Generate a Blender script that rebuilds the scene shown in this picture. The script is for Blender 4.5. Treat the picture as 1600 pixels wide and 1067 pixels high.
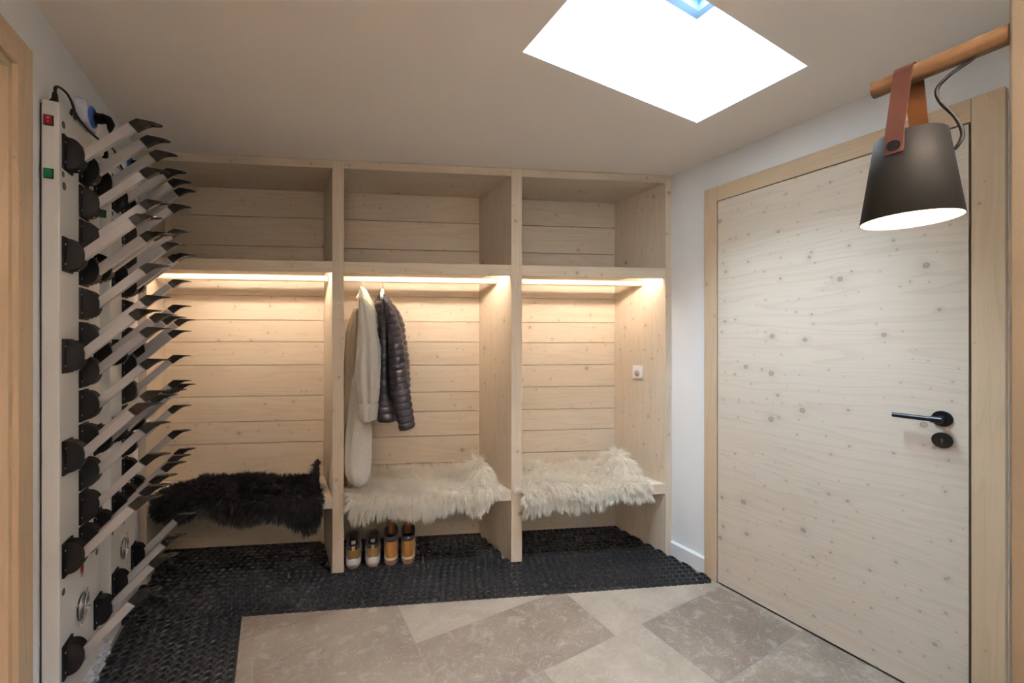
import bpy, math, random
import numpy as np
from math import sin, cos, pi, radians, atan, sqrt, hypot
from mathutils import Vector
for o in list(bpy.data.objects): bpy.data.objects.remove(o)
S = bpy.context.scene; COL = S.collection
random.seed(7); RNG = np.random.default_rng(7)
# ------------------------------------------------------------ camera
TH = atan(375/650.); CH = 1.30
cd = bpy.data.cameras.new('camera'); cam = bpy.data.objects.new('camera', cd); COL.objects.link(cam)
cd.sensor_width = 36; cd.lens = 650/1600*36; cd.shift_y = -0.0009; cd.clip_start = .02
cam.location = (0, 0, CH); cam.rotation_euler = (pi/2, 0, -TH); S.camera = cam
# ------------------------------------------------------------ world, exposure
W = bpy.data.worlds.new('sky'); S.world = W; W.use_nodes = True
bg = W.node_tree.nodes['Background']; bg.inputs[0].default_value = (.70, .86, 1.0, 1); bg.inputs[1].default_value = 33
vs = S.view_settings; vs.view_transform = 'Standard'; vs.look = 'None'; vs.gamma = 1; vs.use_curve_mapping = False
vs.exposure = 1.35
LED_E, BULB_E, FILL_E = 27.0, 28.0, 440.0
pl = bpy.data.lights.new('skylight_portal', 'AREA'); pl.shape = 'RECTANGLE'; pl.size = .93; pl.size_y = .45
po = bpy.data.objects.new('skylight_portal', pl); COL.objects.link(po); po.location = (1.22, 1.0, 2.84)
pl.cycles.is_portal = True
# ------------------------------------------------------------ room numbers
XL, XR, H = -.61, 2.10, 2.30          # left wall, right wall, ceiling
C0, CS = 2.611, -.433                 # closet front line Y = C0 + CS*X
CU = Vector((1, CS, 0)).normalized(); CN = Vector((-CS, 1, 0)).normalized()
OB = .43                              # closet back line offset along Y
def cl(x, off): return (x, C0+off+CS*x)
def ray(px, py):
    a = (px-800)/650.; b = (532-py)/650.; c, s = cos(TH), sin(TH)
    return Vector((a*c+s, c-a*s, b))
def atF(px, py, off=0.):              # a point seen at px,py lying on the plane parallel to the closet front
    v = ray(px, py); t = (C0+off)/(v.y-CS*v.x); p = v*t; p.z += CH; return p
# ------------------------------------------------------------ material helpers
def newmat(name, col=(.8, .8, .8), rough=.5, metal=0., spec=.5):
    m = bpy.data.materials.new(name); m.use_nodes = True
    b = m.node_tree.nodes['Principled BSDF']
    b.inputs['Base Color'].default_value = (*col, 1); b.inputs['Roughness'].default_value = rough
    b.inputs['Metallic'].default_value = metal; b.inputs['Specular IOR Level'].default_value = spec
    return m
class NT:
    def __init__(s, m): s.t = m.node_tree; s.b = s.t.nodes['Principled BSDF']
    def n(s, typ, **kw):
        x = s.t.nodes.new(typ)
        for k, v in kw.items(): setattr(x, k, v)
        return x
    def l(s, a, b): s.t.links.new(a, b)
    def math(s, op, a, b=None, c=None, clamp=False):
        x = s.n('ShaderNodeMath', operation=op, use_clamp=clamp)
        for i, v in enumerate((a, b, c)):
            if v is None: continue
            if isinstance(v, (int, float)): x.inputs[i].default_value = v
            else: s.l(v, x.inputs[i])
        return x.outputs[0]
    def mix(s, f, a, b, blend='MIX'):
        x = s.n('ShaderNodeMix', data_type='RGBA', blend_type=blend)
        for i, v in ((0, f), (6, a), (7, b)):
            if isinstance(v, (int, float)): x.inputs[i].default_value = v
            elif isinstance(v, tuple): x.inputs[i].default_value = (*v, 1)
            else: s.l(v, x.inputs[i])
        return x.outputs[2]
    def vec(s, x, y, z=0.):
        c = s.n('ShaderNodeCombineXYZ')
        for i, v in enumerate((x, y, z)):
            if isinstance(v, (int, float)): c.inputs[i].default_value = v
            else: s.l(v, c.inputs[i])
        return c.outputs[0]
    def noise(s, v, scale=1., detail=3., rough=.5, dist=0.):
        x = s.n('ShaderNodeTexNoise'); s.l(v, x.inputs['Vector'])
        x.inputs['Scale'].default_value = scale; x.inputs['Detail'].default_value = detail
        x.inputs['Roughness'].default_value = rough; x.inputs['Distortion'].default_value = dist
        return x.outputs[0]
    def ramp(s, f, lo, hi, clamp=True):
        x = s.n('ShaderNodeMapRange', clamp=clamp, interpolation_type='SMOOTHSTEP'); s.l(f, x.inputs[0])
        x.inputs[1].default_value = lo; x.inputs[2].default_value = hi
        return x.outputs[0]
    def bump(s, h, strength=.3, dist=.002):
        x = s.n('ShaderNodeBump'); s.l(h, x.inputs['Height'])
        x.inputs['Strength'].default_value = strength; x.inputs['Distance'].default_value = dist
        s.l(x.outputs[0], s.b.inputs['Normal'])

def wood(name, base=(.69, .59, .47), dark=(.49, .37, .26), knots=1., var=.10, rough=.62, grain=1., kscale=5.2):
    m = newmat(name, base, rough, spec=.3); t = NT(m)
    uv = t.n('ShaderNodeUVMap'); uv.uv_map = 'UVMap'
    sp = t.n('ShaderNodeSeparateXYZ'); t.l(uv.outputs[0], sp.inputs[0])
    geo = t.n('ShaderNodeNewGeometry'); r = geo.outputs['Random Per Island']
    oi = t.n('ShaderNodeObjectInfo').outputs['Random']
    u = t.math('ADD', sp.outputs[0], t.math('MULTIPLY', r, 37.3))
    v = t.math('ADD', sp.outputs[1], t.math('MULTIPLY', r, 23.7))
    u = t.math('ADD', u, t.math('MULTIPLY', oi, 11.3))
    # knots first, so the grain bends round them
    def knot(scale, rmin, rmax, seed):
        vo = t.n('ShaderNodeTexVoronoi', voronoi_dimensions='2D'); vo.inputs['Scale'].default_value = scale
        t.l(t.vec(t.math('ADD', u, seed), v), vo.inputs['Vector'])
        c = t.n('ShaderNodeSeparateColor'); t.l(vo.outputs['Color'], c.inputs[0])
        rad = t.math('ADD', t.math('MULTIPLY', t.math('POWER', c.outputs[0], 3.), rmax-rmin), rmin)
        d = t.math('DIVIDE', vo.outputs['Distance'], scale)
        q = t.math('DIVIDE', d, rad)
        on = t.math('LESS_THAN', c.outputs[1], .60*knots)
        core = t.math('MULTIPLY', t.math('SUBTRACT', 1., t.ramp(q, .75, 1.15)), on)
        rim = t.math('MULTIPLY', t.math('SUBTRACT', 1., t.math('ABSOLUTE', t.math('MULTIPLY', t.math('SUBTRACT', q, .9), 4.)), clamp=True), on)
        bend = t.math('MULTIPLY', t.math('SUBTRACT', 1., t.ramp(q, .6, 5.)), on)
        return core, rim, bend
    k1, rim1, bend1 = knot(kscale, .003, .013, 0.)
    k2, rim2, bend2 = knot(kscale*1.9, .0018, .0055, 5.7)
    w = t.math('MULTIPLY', t.noise(t.vec(t.math('MULTIPLY', u, .9), t.math('MULTIPLY', v, 3.)), 1., 2.), .16*grain)
    vv = t.math('ADD', t.math('ADD', v, w), t.math('MULTIPLY', bend1, .012))
    rings = t.noise(t.vec(t.math('MULTIPLY', u, .5), t.math('MULTIPLY', vv, 9.)), 1., 2., .5)
    lines = t.math('FRACT', t.math('MULTIPLY', rings, 11.))
    lines = t.math('MULTIPLY', t.ramp(lines, .45, .98), t.math('SUBTRACT', 1., t.ramp(lines, .98, 1.)))
    fine = t.noise(t.vec(t.math('MULTIPLY', u, 5.), t.math('MULTIPLY', vv, 260.)), 1., 3.)
    broad = t.noise(t.vec(t.math('MULTIPLY', u, .8), t.math('MULTIPLY', v, 5.)), 1., 3.)
    c = t.mix(t.math('MULTIPLY', lines, .22*grain), base, dark)
    c = t.mix(t.math('MULTIPLY', t.ramp(fine, .45, .75), .20), c, dark)
    c = t.mix(t.math('MULTIPLY', t.ramp(broad, .4, .8), .16), c, tuple(x*y for x, y in zip(base, (.95, .80, .66))))
    c = t.mix(t.math('MULTIPLY', bend2, .18), c, tuple(x*.62 for x in base))
    c = t.mix(t.math('MULTIPLY', bend1, .22), c, tuple(x*.66 for x in base))
    c = t.mix(t.math('MULTIPLY', t.math('MAXIMUM', k1, k2), .52), c, (.28, .18, .115))
    c = t.mix(t.math('MULTIPLY', t.math('MAXIMUM', rim1, rim2), .38), c, (.16, .10, .06))
    br = t.math('ADD', 1.-var/2, t.math('MULTIPLY', r, var))
    hs = t.n('ShaderNodeHueSaturation'); t.l(c, hs.inputs['Color']); t.l(br, hs.inputs['Value'])
    t.l(hs.outputs[0], t.b.inputs['Base Color'])
    t.bump(t.math('ADD', fine, t.math('MULTIPLY', lines, .4)), .10, .001)
    return m
M = {}
M['pine'] = wood('pine_boards')
M['door'] = wood('pine_door', base=(.67, .58, .48), dark=(.46, .36, .27), grain=1., kscale=7.5, var=.05)
M['casing'] = wood('pine_casing', base=(.62, .47, .32), dark=(.46, .31, .18), knots=.5, kscale=4.)
M['oak'] = wood('oak_rod', base=(.175, .10, .048), dark=(.10, .052, .024), knots=0., rough=.5)
def plaster(name, col, rough=.85):
    m = newmat(name, col, rough, spec=.2); t = NT(m)
    tc = t.n('ShaderNodeTexCoord').outputs['Object']
    t.bump(t.noise(tc, 90., 4.), .05, .001)
    t.l(t.mix(t.ramp(t.noise(tc, 3., 3.), .3, .7), col, tuple(x*.985 for x in col)), t.b.inputs['Base Color'])
    return m
M['wall'] = plaster('white_plaster', (.84, .84, .85))
M['ceil'] = plaster('ceiling_plaster', (.90, .83, .76))
M['jamb'] = plaster('beige_plaster', (.20, .165, .12))
M['skirt'] = newmat('white_skirting', (.78, .78, .80), .4)
M['dark'] = newmat('painted_gap_shade', (.02, .015, .01), .9)  # near-black colour standing in for the shade inside narrow gaps
def stone():
    m = newmat('limestone_tiles', (.4, .36, .31), .5); t = NT(m)
    geo = t.n('ShaderNodeNewGeometry'); r = geo.outputs['Random Per Island']
    tc = t.n('ShaderNodeTexCoord').outputs['Object']
    off = t.n('ShaderNodeVectorMath', operation='ADD'); t.l(tc, off.inputs[0]); t.l(t.vec(t.math('MULTIPLY', r, 41.), t.math('MULTIPLY', r, 17.)), off.inputs[1])
    p = off.outputs[0]
    big = t.noise(p, 3.2, 5., .6, .6); mid = t.noise(p, 14., 6., .65, 1.2); fin = t.noise(p, 70., 4., .6)
    at_ = t.n('ShaderNodeAttribute'); at_.attribute_name = 'tint'; base = t.mix(at_.outputs['Fac'], (.245, .19, .15), (.44, .375, .305))
    c = t.mix(t.ramp(big, .35, .7), base, t.mix(1., base, (.74, .72, .70), 'MULTIPLY'))
    c = t.mix(t.math('MULTIPLY', t.ramp(mid, .48, .7), .55), c, (.43, .375, .31))
    c = t.mix(t.math('MULTIPLY', t.ramp(fin, .5, .8), .35), c, (.24, .20, .17))
    for sc, a, b, th in ((62., 1., 2.6, .085), (100., 2.4, 1., .08)):
        mp = t.n('ShaderNodeMapping'); t.l(p, mp.inputs[0]); mp.inputs['Scale'].default_value = (a, b, 1); mp.inputs['Rotation'].default_value = (0, 0, .5*a)
        ds = t.n('ShaderNodeVectorMath', operation='ADD'); t.l(mp.outputs[0], ds.inputs[0])
        nz = t.n('ShaderNodeTexNoise'); t.l(p, nz.inputs['Vector']); nz.inputs['Scale'].default_value = 9.
        sc_ = t.n('ShaderNodeVectorMath', operation='SCALE'); t.l(nz.outputs['Color'], sc_.inputs[0]); sc_.inputs['Scale'].default_value = .25
        t.l(sc_.outputs[0], ds.inputs[1])
        vo = t.n('ShaderNodeTexVoronoi', voronoi_dimensions='2D'); t.l(ds.outputs[0], vo.inputs['Vector']); vo.inputs['Scale'].default_value = sc
        cc = t.n('ShaderNodeSeparateColor'); t.l(vo.outputs['Color'], cc.inputs[0])
        f = t.math('MULTIPLY', t.math('LESS_THAN', vo.outputs['Distance'], th*2.6), t.math('LESS_THAN', cc.outputs[0], .17))
        c = t.mix(t.math('MULTIPLY', f, .42), c, (.56, .50, .42))
    t.l(c, t.b.inputs['Base Color'])
    t.l(t.math('ADD', .38, t.math('MULTIPLY', mid, .25)), t.b.inputs['Roughness'])
    t.bump(mid, .08, .001)
    return m
M['stone'] = stone(); M['grout'] = newmat('grout', (.33, .30, .26), .9)
M['rubber'] = newmat('black_rubber', (.020, .020, .024), .36)
M['metalwhite'] = newmat('white_powder_coat', (.70, .68, .655), .35)
M['alu'] = newmat('grey_aluminium', (.40, .385, .40), .38, .3)
M['blackplastic'] = newmat('black_plastic', (.0055, .0052, .0055), .5, spec=.18); M['tipplastic'] = newmat('glossy_black_plastic', (.006, .0055, .0055), .26, spec=.35)
M['screw'] = newmat('zinc_screw', (.75, .75, .75), .3, .8)
M['chrome'] = newmat('chrome_wire', (.75, .77, .82), .18, 1.)
M['hole'] = newmat('dark_opening', (.035, .033, .032), .6)
M['plug'] = newmat('grey_plug', (.075, .065, .06), .5)
M['redsw'] = newmat('red_rocker', (.32, .008, .012), .25)
M['greensw'] = newmat('green_rocker', (.004, .13, .055), .25)
M['tagred'] = newmat('red_sticker', (.45, .05, .03), .4); M['taggrey'] = newmat('grey_sticker', (.25, .24, .24), .4)
M['sockw'] = newmat('white_socket', (.62, .64, .74), .4); M['blue'] = newmat('blue_ring', (.02, .09, .42), .35)
M['cable'] = newmat('black_cable', (.008, .008, .010), .5)
M['film'] = None
M['shade'] = newmat('graphite_metal', (.016, .016, .016), .55, .0, .22)
M['shadein'] = newmat('white_enamel', (.85, .83, .78), .5)
M['leather'] = newmat('cognac_leather', (.055, .016, .009), .45)
M['leatherin'] = newmat('tan_leather_back', (.20, .075, .018), .6)
M['blackmetal'] = newmat('black_metal', (.012, .013, .016), .35, .3)
M['swplate'] = newmat('white_switch', (.82, .80, .78), .35); M['swlens'] = newmat('sensor_lens', (.40, .36, .35), .3)
M['hangerwood'] = newmat('pale_hanger_wood', (.80, .70, .52), .5)
def emis(name, col, st):
    m = newmat(name, col, .5); b = m.node_tree.nodes['Principled BSDF']
    b.inputs['Emission Color'].default_value = (*col, 1); b.inputs['Emission Strength'].default_value = st; return m
M['led'] = emis('led_warm', (1., .87, .73), LED_E); M['bulb'] = emis('bulb_warm', (1., .72, .42), BULB_E)
def glass():
    m = bpy.data.materials.new('skylight_glass'); m.use_nodes = True; n = m.node_tree; n.nodes.clear()
    o = n.nodes.new('ShaderNodeOutputMaterial'); mx = n.nodes.new('ShaderNodeMixShader'); fr = n.nodes.new('ShaderNodeFresnel')
    a = n.nodes.new('ShaderNodeBsdfTransparent'); g = n.nodes.new('ShaderNodeBsdfGlossy'); g.inputs['Roughness'].default_value = .02
    a.inputs[0].default_value = (.95, .98, 1, 1)
    n.links.new(fr.outputs[0], mx.inputs[0]); n.links.new(a.outputs[0], mx.inputs[1]); n.links.new(g.outputs[0], mx.inputs[2]); n.links.new(mx.outputs[0], o.inputs[0]); return m
M['glass'] = glass()
def film():
    m = bpy.data.materials.new('clear_film'); m.use_nodes = True; n = m.node_tree; n.nodes.clear()
    o = n.nodes.new('ShaderNodeOutputMaterial'); mx = n.nodes.new('ShaderNodeMixShader'); mx.inputs[0].default_value = .38
    a = n.nodes.new('ShaderNodeBsdfTransparent'); g = n.nodes.new('ShaderNodeBsdfPrincipled')
    g.inputs['Base Color'].default_value = (.85, .86, .92, 1); g.inputs['Roughness'].default_value = .18
    n.links.new(a.outputs[0], mx.inputs[1]); n.links.new(g.outputs[0], mx.inputs[2]); n.links.new(mx.outputs[0], o.inputs[0]); return m
M['film'] = film()
def cloth(name, col, nsc, bst, bd, sheen=.3, dark=None):
    m = newmat(name, col, .9, spec=.2); t = NT(m)
    m.node_tree.nodes['Principled BSDF'].inputs['Sheen Weight'].default_value = sheen
    tc = t.n('ShaderNodeTexCoord').outputs['Object']; f = t.noise(tc, nsc, 4., .7)
    t.bump(f, bst, bd); t.l(t.mix(t.ramp(f, .35, .7), dark or tuple(x*.8 for x in col), col), t.b.inputs['Base Color']); return m
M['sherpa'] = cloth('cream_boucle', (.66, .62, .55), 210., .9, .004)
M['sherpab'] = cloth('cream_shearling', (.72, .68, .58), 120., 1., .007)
M['sherpashade'] = cloth('cream_boucle_shaded', (.50, .40, .28), 210., .9, .004)  # cream boucle with warm shade put into its colour, for the coat body
M['puffer'] = newmat('plum_nylon', (.027, .024, .036), .33); M['pufferlining'] = newmat('dark_lining', (.03, .028, .04), .7)
def furmat(name, col):
    m = bpy.data.materials.new(name); m.use_nodes = True; n = m.node_tree; n.nodes.clear()
    o = n.nodes.new('ShaderNodeOutputMaterial'); mx = n.nodes.new('ShaderNodeMixShader'); mx.inputs[0].default_value = .45
    a = n.nodes.new('ShaderNodeBsdfDiffuse'); g = n.nodes.new('ShaderNodeBsdfTranslucent')
    a.inputs[0].default_value = g.inputs[0].default_value = (*col, 1)
    n.links.new(a.outputs[0], mx.inputs[1]); n.links.new(g.outputs[0], mx.inputs[2]); n.links.new(mx.outputs[0], o.inputs[0]); return m
M['furw'] = furmat('ivory_fleece', (.97, .92, .84))
M['furb'] = newmat('black_fleece', (.006, .0055, .0065), .42, spec=.4)
M['skinw'] = newmat('ivory_hide', (.86, .78, .64), .9); M['skinb'] = newmat('black_hide', (.012, .011, .011), .9)
M['nubuck'] = cloth('olive_tan_nubuck', (.30, .185, .062), 60., .3, .001, .2)
M['nubuck2'] = cloth('wheat_nubuck', (.45, .21, .055), 60., .35, .001, .2)
M['collar'] = newmat('navy_collar', (.022, .024, .034), .6); M['inside'] = newmat('black_lining', (.01, .01, .012), .9)
M['midsole'] = newmat('white_midsole', (.66, .64, .64), .5); M['gum'] = newmat('gum_outsole', (.40, .22, .10), .6)
M['welt'] = newmat('cream_welt', (.60, .50, .30), .6); M['brownsole'] = newmat('brown_sole', (.22, .13, .09), .6)
M['tongue'] = cloth('brown_tongue', (.22, .09, .03), 60., .3, .001, .2)
M['tab'] = newmat('yellow_tab', (.62, .42, .14), .6); M['label'] = newmat('white_label', (.6, .6, .62), .6); M['orangemark'] = newmat('orange_mark', (.5, .14, .04), .6)

# ------------------------------------------------------------ mesh builder
class MB:
    def __init__(s): s.v = []; s.f = []; s.m = []
    def add(s, vs, fs, mi=0):
        b = len(s.v); s.v += [tuple(p) for p in vs]; s.f += [tuple(b+i for i in f) for f in fs]; s.m += [mi]*len(fs); return s
    def box(s, x0, y0, z0, x1, y1, z1, mi=0): return s.prism([(x0, y0), (x1, y0), (x1, y1), (x0, y1)], z0, z1, mi)
    def prism(s, pl, z0, z1, mi=0):
        a = sum(pl[i][0]*pl[(i+1) % len(pl)][1]-pl[(i+1) % len(pl)][0]*pl[i][1] for i in range(len(pl)))
        if a < 0: pl = pl[::-1]
        n = len(pl); vs = [(x, y, z0) for x, y in pl]+[(x, y, z1) for x, y in pl]
        return s.add(vs, [tuple(range(n-1, -1, -1)), tuple(range(n, 2*n))]+[(i, (i+1) % n, n+(i+1) % n, n+i) for i in range(n)], mi)
    def extr(s, pr, y0, y1, mi=0):      # profile in x,z extruded along y
        n = len(pr); vs = [(x, y0, z) for x, z in pr]+[(x, y1, z) for x, z in pr]
        return s.add(vs, [tuple(range(n)), tuple(range(2*n-1, n-1, -1))]+[(i, n+i, n+(i+1) % n, (i+1) % n) for i in range(n)], mi)
    def loft(s, rings, c0=True, c1=True, mi=0):
        n = len(rings[0]); vs = [p for r in rings for p in r]; fs = []
        for k in range(len(rings)-1):
            for i in range(n): fs.append((k*n+i, k*n+(i+1) % n, (k+1)*n+(i+1) % n, (k+1)*n+i))
        if c0: fs.append(tuple(range(n-1, -1, -1)))
        if c1: fs.append(tuple((len(rings)-1)*n+i for i in range(n)))
        return s.add(vs, fs, mi)
    def tube(s, pts, r, n=8, mi=0):
        pts = [Vector(p) for p in pts]; rings = []; up = None
        for i, p in enumerate(pts):
            t = (pts[min(i+1, len(pts)-1)]-pts[max(i-1, 0)]).normalized()
            if up is None: up = t.orthogonal().normalized()
            up = (up-t*up.dot(t)).normalized(); w = t.cross(up); rr = r[i] if isinstance(r, (list, tuple)) else r
            rings.append([p+up*rr*cos(2*pi*k/n)+w*rr*sin(2*pi*k/n) for k in range(n)])
        return s.loft(rings, mi=mi)
    def disk(s, c, ax, r, h, n=24, mi=0, r2=None):
        c = Vector(c); ax = Vector(ax).normalized(); u = ax.orthogonal().normalized(); w = ax.cross(u)
        R = lambda rr, hh: [c+ax*hh+u*rr*cos(2*pi*k/n)+w*rr*sin(2*pi*k/n) for k in range(n)]
        return s.loft([R(r, 0), R(r2 if r2 else r, h)], mi=mi)
    def ring(s, c, ax, r, t, n=28, m=6, mi=0):
        c = Vector(c); ax = Vector(ax).normalized(); u = ax.orthogonal().normalized(); w = ax.cross(u); rings = []
        for k in range(n):
            a = 2*pi*k/n; d = u*cos(a)+w*sin(a)
            rings.append([c+d*(r+t*cos(2*pi*j/m))+ax*t*sin(2*pi*j/m) for j in range(m)])
        rings.append(rings[0]); return s.loft(rings, False, False, mi)
    def build(s, name, mats, par=None, g=None, smooth=False, bevel=0., origin=(0, 0, 0), sub=0):
        me = bpy.data.meshes.new(name); o = Vector(origin)
        me.from_pydata([tuple(Vector(p)-o) for p in s.v], [], s.f)
        if not isinstance(mats, (list, tuple)): mats = [mats]
        for m in mats: me.materials.append(m)
        if len(mats) > 1: me.polygons.foreach_set('material_index', s.m)
        me.update()
        import bmesh
        if len(s.f) < 40000:
            bm = bmesh.new(); bm.from_mesh(me)
            bmesh.ops.recalc_face_normals(bm, faces=bm.faces); bm.to_mesh(me); bm.free()
        if g is not None:
            uvl = me.uv_layers.new(name='UVMap'); gv = Vector(g).normalized()
            for p in me.polygons:
                n = p.normal
                if abs(n.dot(gv)) > .9: a = gv.orthogonal().normalized(); b = n.cross(a)
                else: b = n.cross(gv).normalized(); a = gv
                for li in p.loop_indices:
                    q = me.vertices[me.loops[li].vertex_index].co+o; uvl.data[li].uv = (q.dot(a), q.dot(b))
        if smooth: me.polygons.foreach_set('use_smooth', [True]*len(me.polygons))
        ob = bpy.data.objects.new(name, me); COL.objects.link(ob)
        if par is not None: ob.parent = par
        else: ob.location = o
        if bevel:
            b = ob.modifiers.new('b', 'BEVEL'); b.width = bevel; b.segments = 2; b.limit_method = 'ANGLE'; b.angle_limit = radians(40)
        if sub:
            b = ob.modifiers.new('s', 'SUBSURF'); b.levels = sub; b.render_levels = sub
        return ob
def tag(o, label=None, cat=None, group=None, kind=None):
    for k, v in (('label', label), ('category', cat), ('group', group), ('kind', kind)):
        if v: o[k] = v
    return o
def empty(name, loc, label=None, cat=None, group=None, kind=None):
    o = bpy.data.objects.new(name, None); COL.objects.link(o); o.location = loc; o.empty_display_size = .05
    return tag(o, label, cat, group, kind)
def P(mb, name, mats, root, **kw): return mb.build(name, mats, root, origin=root.location if root.parent is None else root['o'], **kw)
def kids(o): return [c for c in bpy.data.objects if c.parent == o]
def copy_tree(o, par=None):
    c = o.copy(); COL.objects.link(c); c.parent = par
    for ch in kids(o): copy_tree(ch, c)
    return c
# ------------------------------------------------------------ the shell
YF, XP, YB = .16, .912, -1.7
SX0, SX1, SY0, SY1, SZ = .753, 1.69, .775, 1.23, 2.775
mb = MB()      # ceiling with the skylight opening
for a in ((XL-.1, YB, SX0, 3.5), (SX1, YB, XR+.1, 3.5), (SX0, YB, SX1, SY0), (SX0, SY1, SX1, 3.5)): mb.box(a[0], a[1], H, a[2], a[3], H+.05)
t = .02
hh = H+.05; mb.box(SX0-t, SY0-t, hh, SX0, SY1+t, SZ); mb.box(SX1, SY0-t, hh, SX1+t, SY1+t, SZ); mb.box(SX0, SY0-t, hh, SX1, SY0, SZ); mb.box(SX0, SY1, hh, SX1, SY1+t, SZ)
tag(mb.build('ceiling', M['ceil']), kind='structure')
wr = empty('window_1', (1.22, 1.0, SZ), kind='structure')
mb = MB(); e = .035
mb.box(SX0-.03, SY0-.03, SZ, SX0+e, SY1+.03, SZ+.05); mb.box(SX1-e, SY0-.03, SZ, SX1+.03, SY1+.03, SZ+.05)
mb.box(SX0+e, SY0-.03, SZ, SX1-e, SY0+e, SZ+.05); mb.box(SX0+e, SY1-e, SZ, SX1-e, SY1+.03, SZ+.05)
P(mb, 'window_frame', newmat('frame_grey', (.10, .20, .34), .4), wr)
P(MB().box(SX0+e, SY0+e, SZ+.02, SX1-e, SY1-e, SZ+.026), 'window_pane', M['glass'], wr)
# floor tiles (staggered rows of limestone)
mb = MB(); rows = [1.752+.394*k for k in range(-9, 5)]
joints = {0: [-.065-.62, -.065, .534, 1.312, 1.95], -1: [-.85, -.065, .534, 1.31, 2.05], -2: [-.6, .12, .929, 1.466, 2.045], -3: [-1, -.3, .45, .95, 1.515, 2.09]}
g = .0015; tint = []
TT = {(0, .534): .8, (-1, .534): .12, (-1, 1.31): .8, (-2, .929): .72, (-2, 1.466): 0., (-2, .12): .35, (-3, 1.515): .18, (-3, .95): .62, (0, 1.312): .7, (-1, 2.05): .6, (-2, 2.045): .5}
for k in range(-9, 4):
    y0, y1 = 1.752+.394*k, 1.752+.394*(k+1)
    js = joints.get(k) or [XL-.5+((k*.37) % .6)+.62*i for i in range(7)]
    js = sorted([XL-.3]+[j for j in js if XL-.25 < j < XR+.1]+[XR+.2])
    for a, b in zip(js, js[1:]):
        if k in (0, -1) and b < .54:
            if k == -1: continue
            yy = 1.358
        else: yy = y0
        mb.add([(a+g, yy+g, 0), (b-g, yy+g, 0), (b-g, y1-g, 0), (a+g, y1-g, 0)], [(0, 1, 2, 3)]); tint.append(TT.get((k, a), .3 if yy != y0 else random.random()))
mb.box(XL-.3, YB, -.05, XR+.2, 3.5, -.0015, 1)
fo = mb.build('floor', [M['stone'], M['grout']]); tag(fo, kind='structure')
at = fo.data.attributes.new('tint', 'FLOAT', 'FACE')
cen = {}
for p in fo.data.polygons:
    if p.material_index == 0: cen[p.index] = p.center
base_ = [(sum(v[0] for v in mb.v[4*i:4*i+4])/4, sum(v[1] for v in mb.v[4*i:4*i+4])/4) for i in range(len(tint))]
for pi_, c in cen.items(): at.data[pi_].value = tint[min(range(len(tint)), key=lambda i: (base_[i][0]-c.x)**2+(base_[i][1]-c.y)**2)]
# walls
D2Y0, D2Y1 = .55, 1.62
mb = MB(); mb.box(XL-.12, D2Y1, 0, XL, 3.5, H); mb.box(XL-.12, YB, 0, XL, D2Y0, H); mb.box(XL-.12, D2Y0, 2.035, XL, D2Y1, H)
tag(mb.build('wall_left', M['wall']), kind='structure')
DY0, DY1, DZ = .448, 1.384, 2.048
mb = MB(); mb.box(XR, DY1+.02, 0, XR+.12, 3.5, H); mb.box(XR, YB, 0, XR+.12, DY0-.02, H); mb.box(XR, DY0-.02, DZ+.02, XR+.12, DY1+.02, H)
tag(mb.build('wall_right', M['wall']), kind='structure')
tag(MB().box(XL-.12, 3.5, 0, XR+.12, 3.6, H).build('wall_back', M['wall']), kind='structure')
tag(MB().box(XL-.12, YB-.1, 0, XR+.12, YB, H).build('wall_rear', M['wall']), kind='structure')
mb = MB(); mb.box(XP+.02, YB, 0, XR, YF, H)
tag(mb.build('wall_front', M['wall']), kind='structure')
tag(MB().box(XP, YB, 0, XP+.02, YF, H).build('trim_1', M['jamb'], bevel=.003), kind='structure')
mb = MB(); mb.extr([(XR, 0), (XR-.016, 0), (XR-.016, .082), (XR-.010, .09), (XR, .09)], DY1+.08, C0+CS*XR-.002)
tag(mb.build('baseboard_right', M['skirt'], bevel=.001), kind='structure')
mb = MB(); mb.extr([(XL, 0), (XL+.012, 0), (XL+.012, .075), (XL+.008, .08), (XL, .08)], 1.702, C0-CS*.61-.002)
tag(mb.build('baseboard_left', M['skirt']), kind='structure')
# right-hand door
d1 = empty('door_1', (2.08, (DY0+DY1)/2, 0), kind='structure'); XD = 2.068
P(MB().box(XD, DY0+.005, .010, XD+.045, DY1-.005, DZ-.005), 'door_leaf', M['door'], d1, g=(0, 1, 0), bevel=.001)
leaf = kids(d1)[0]; leaf['o'] = d1.location
mb = MB(); mb.box(XD, DY1+.001, 0, XR, DY1+.076, 2.128); mb.box(XD, DY0-.078, 0, XR, DY0-.001, 2.128)
P(mb, 'frame_upright', M['casing'], d1, g=(0, 0, 1), bevel=.0015)
P(MB().box(XD, DY0-.0005, DZ, XR, DY1+.0005, 2.128), 'frame_head', M['casing'], d1, g=(0, 1, 0), bevel=.0015)
mb = MB(); mb.box(XD+.046, DY0-.02, 0, XD+.09, DY1+.02, DZ+.02); P(mb, 'gap_shade_backing', M['dark'], d1)  # dark box behind the leaf, paints the shade in the gap around it
hy, hz = .517, 1.022
mb = MB(); mb.disk((XD, hy, hz), (-1, 0, 0), .028, .007, 32); mb.tube([(XD-.006, hy, hz), (XD-.05, hy, hz)], .011, 16)
mb.disk((XD-.048, hy-.012, hz), (0, 1, 0), .0115, .03, 20); mb.disk((XD-.048, hy+.018, hz), (0, 1, 0), .0085, .105, 20)
P(mb, 'door_handle', M['blackmetal'], leaf, bevel=.001)
mb = MB(); mb.disk((XD, hy, .945), (-1, 0, 0), .028, .006, 32); mb.disk((XD-.006, hy, .948), (-1, 0, 0), .0035, .0008, 12, 1); mb.box(XD-.0068, hy-.0018, .936, XD-.006, hy+.0018, .947, 1)
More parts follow.
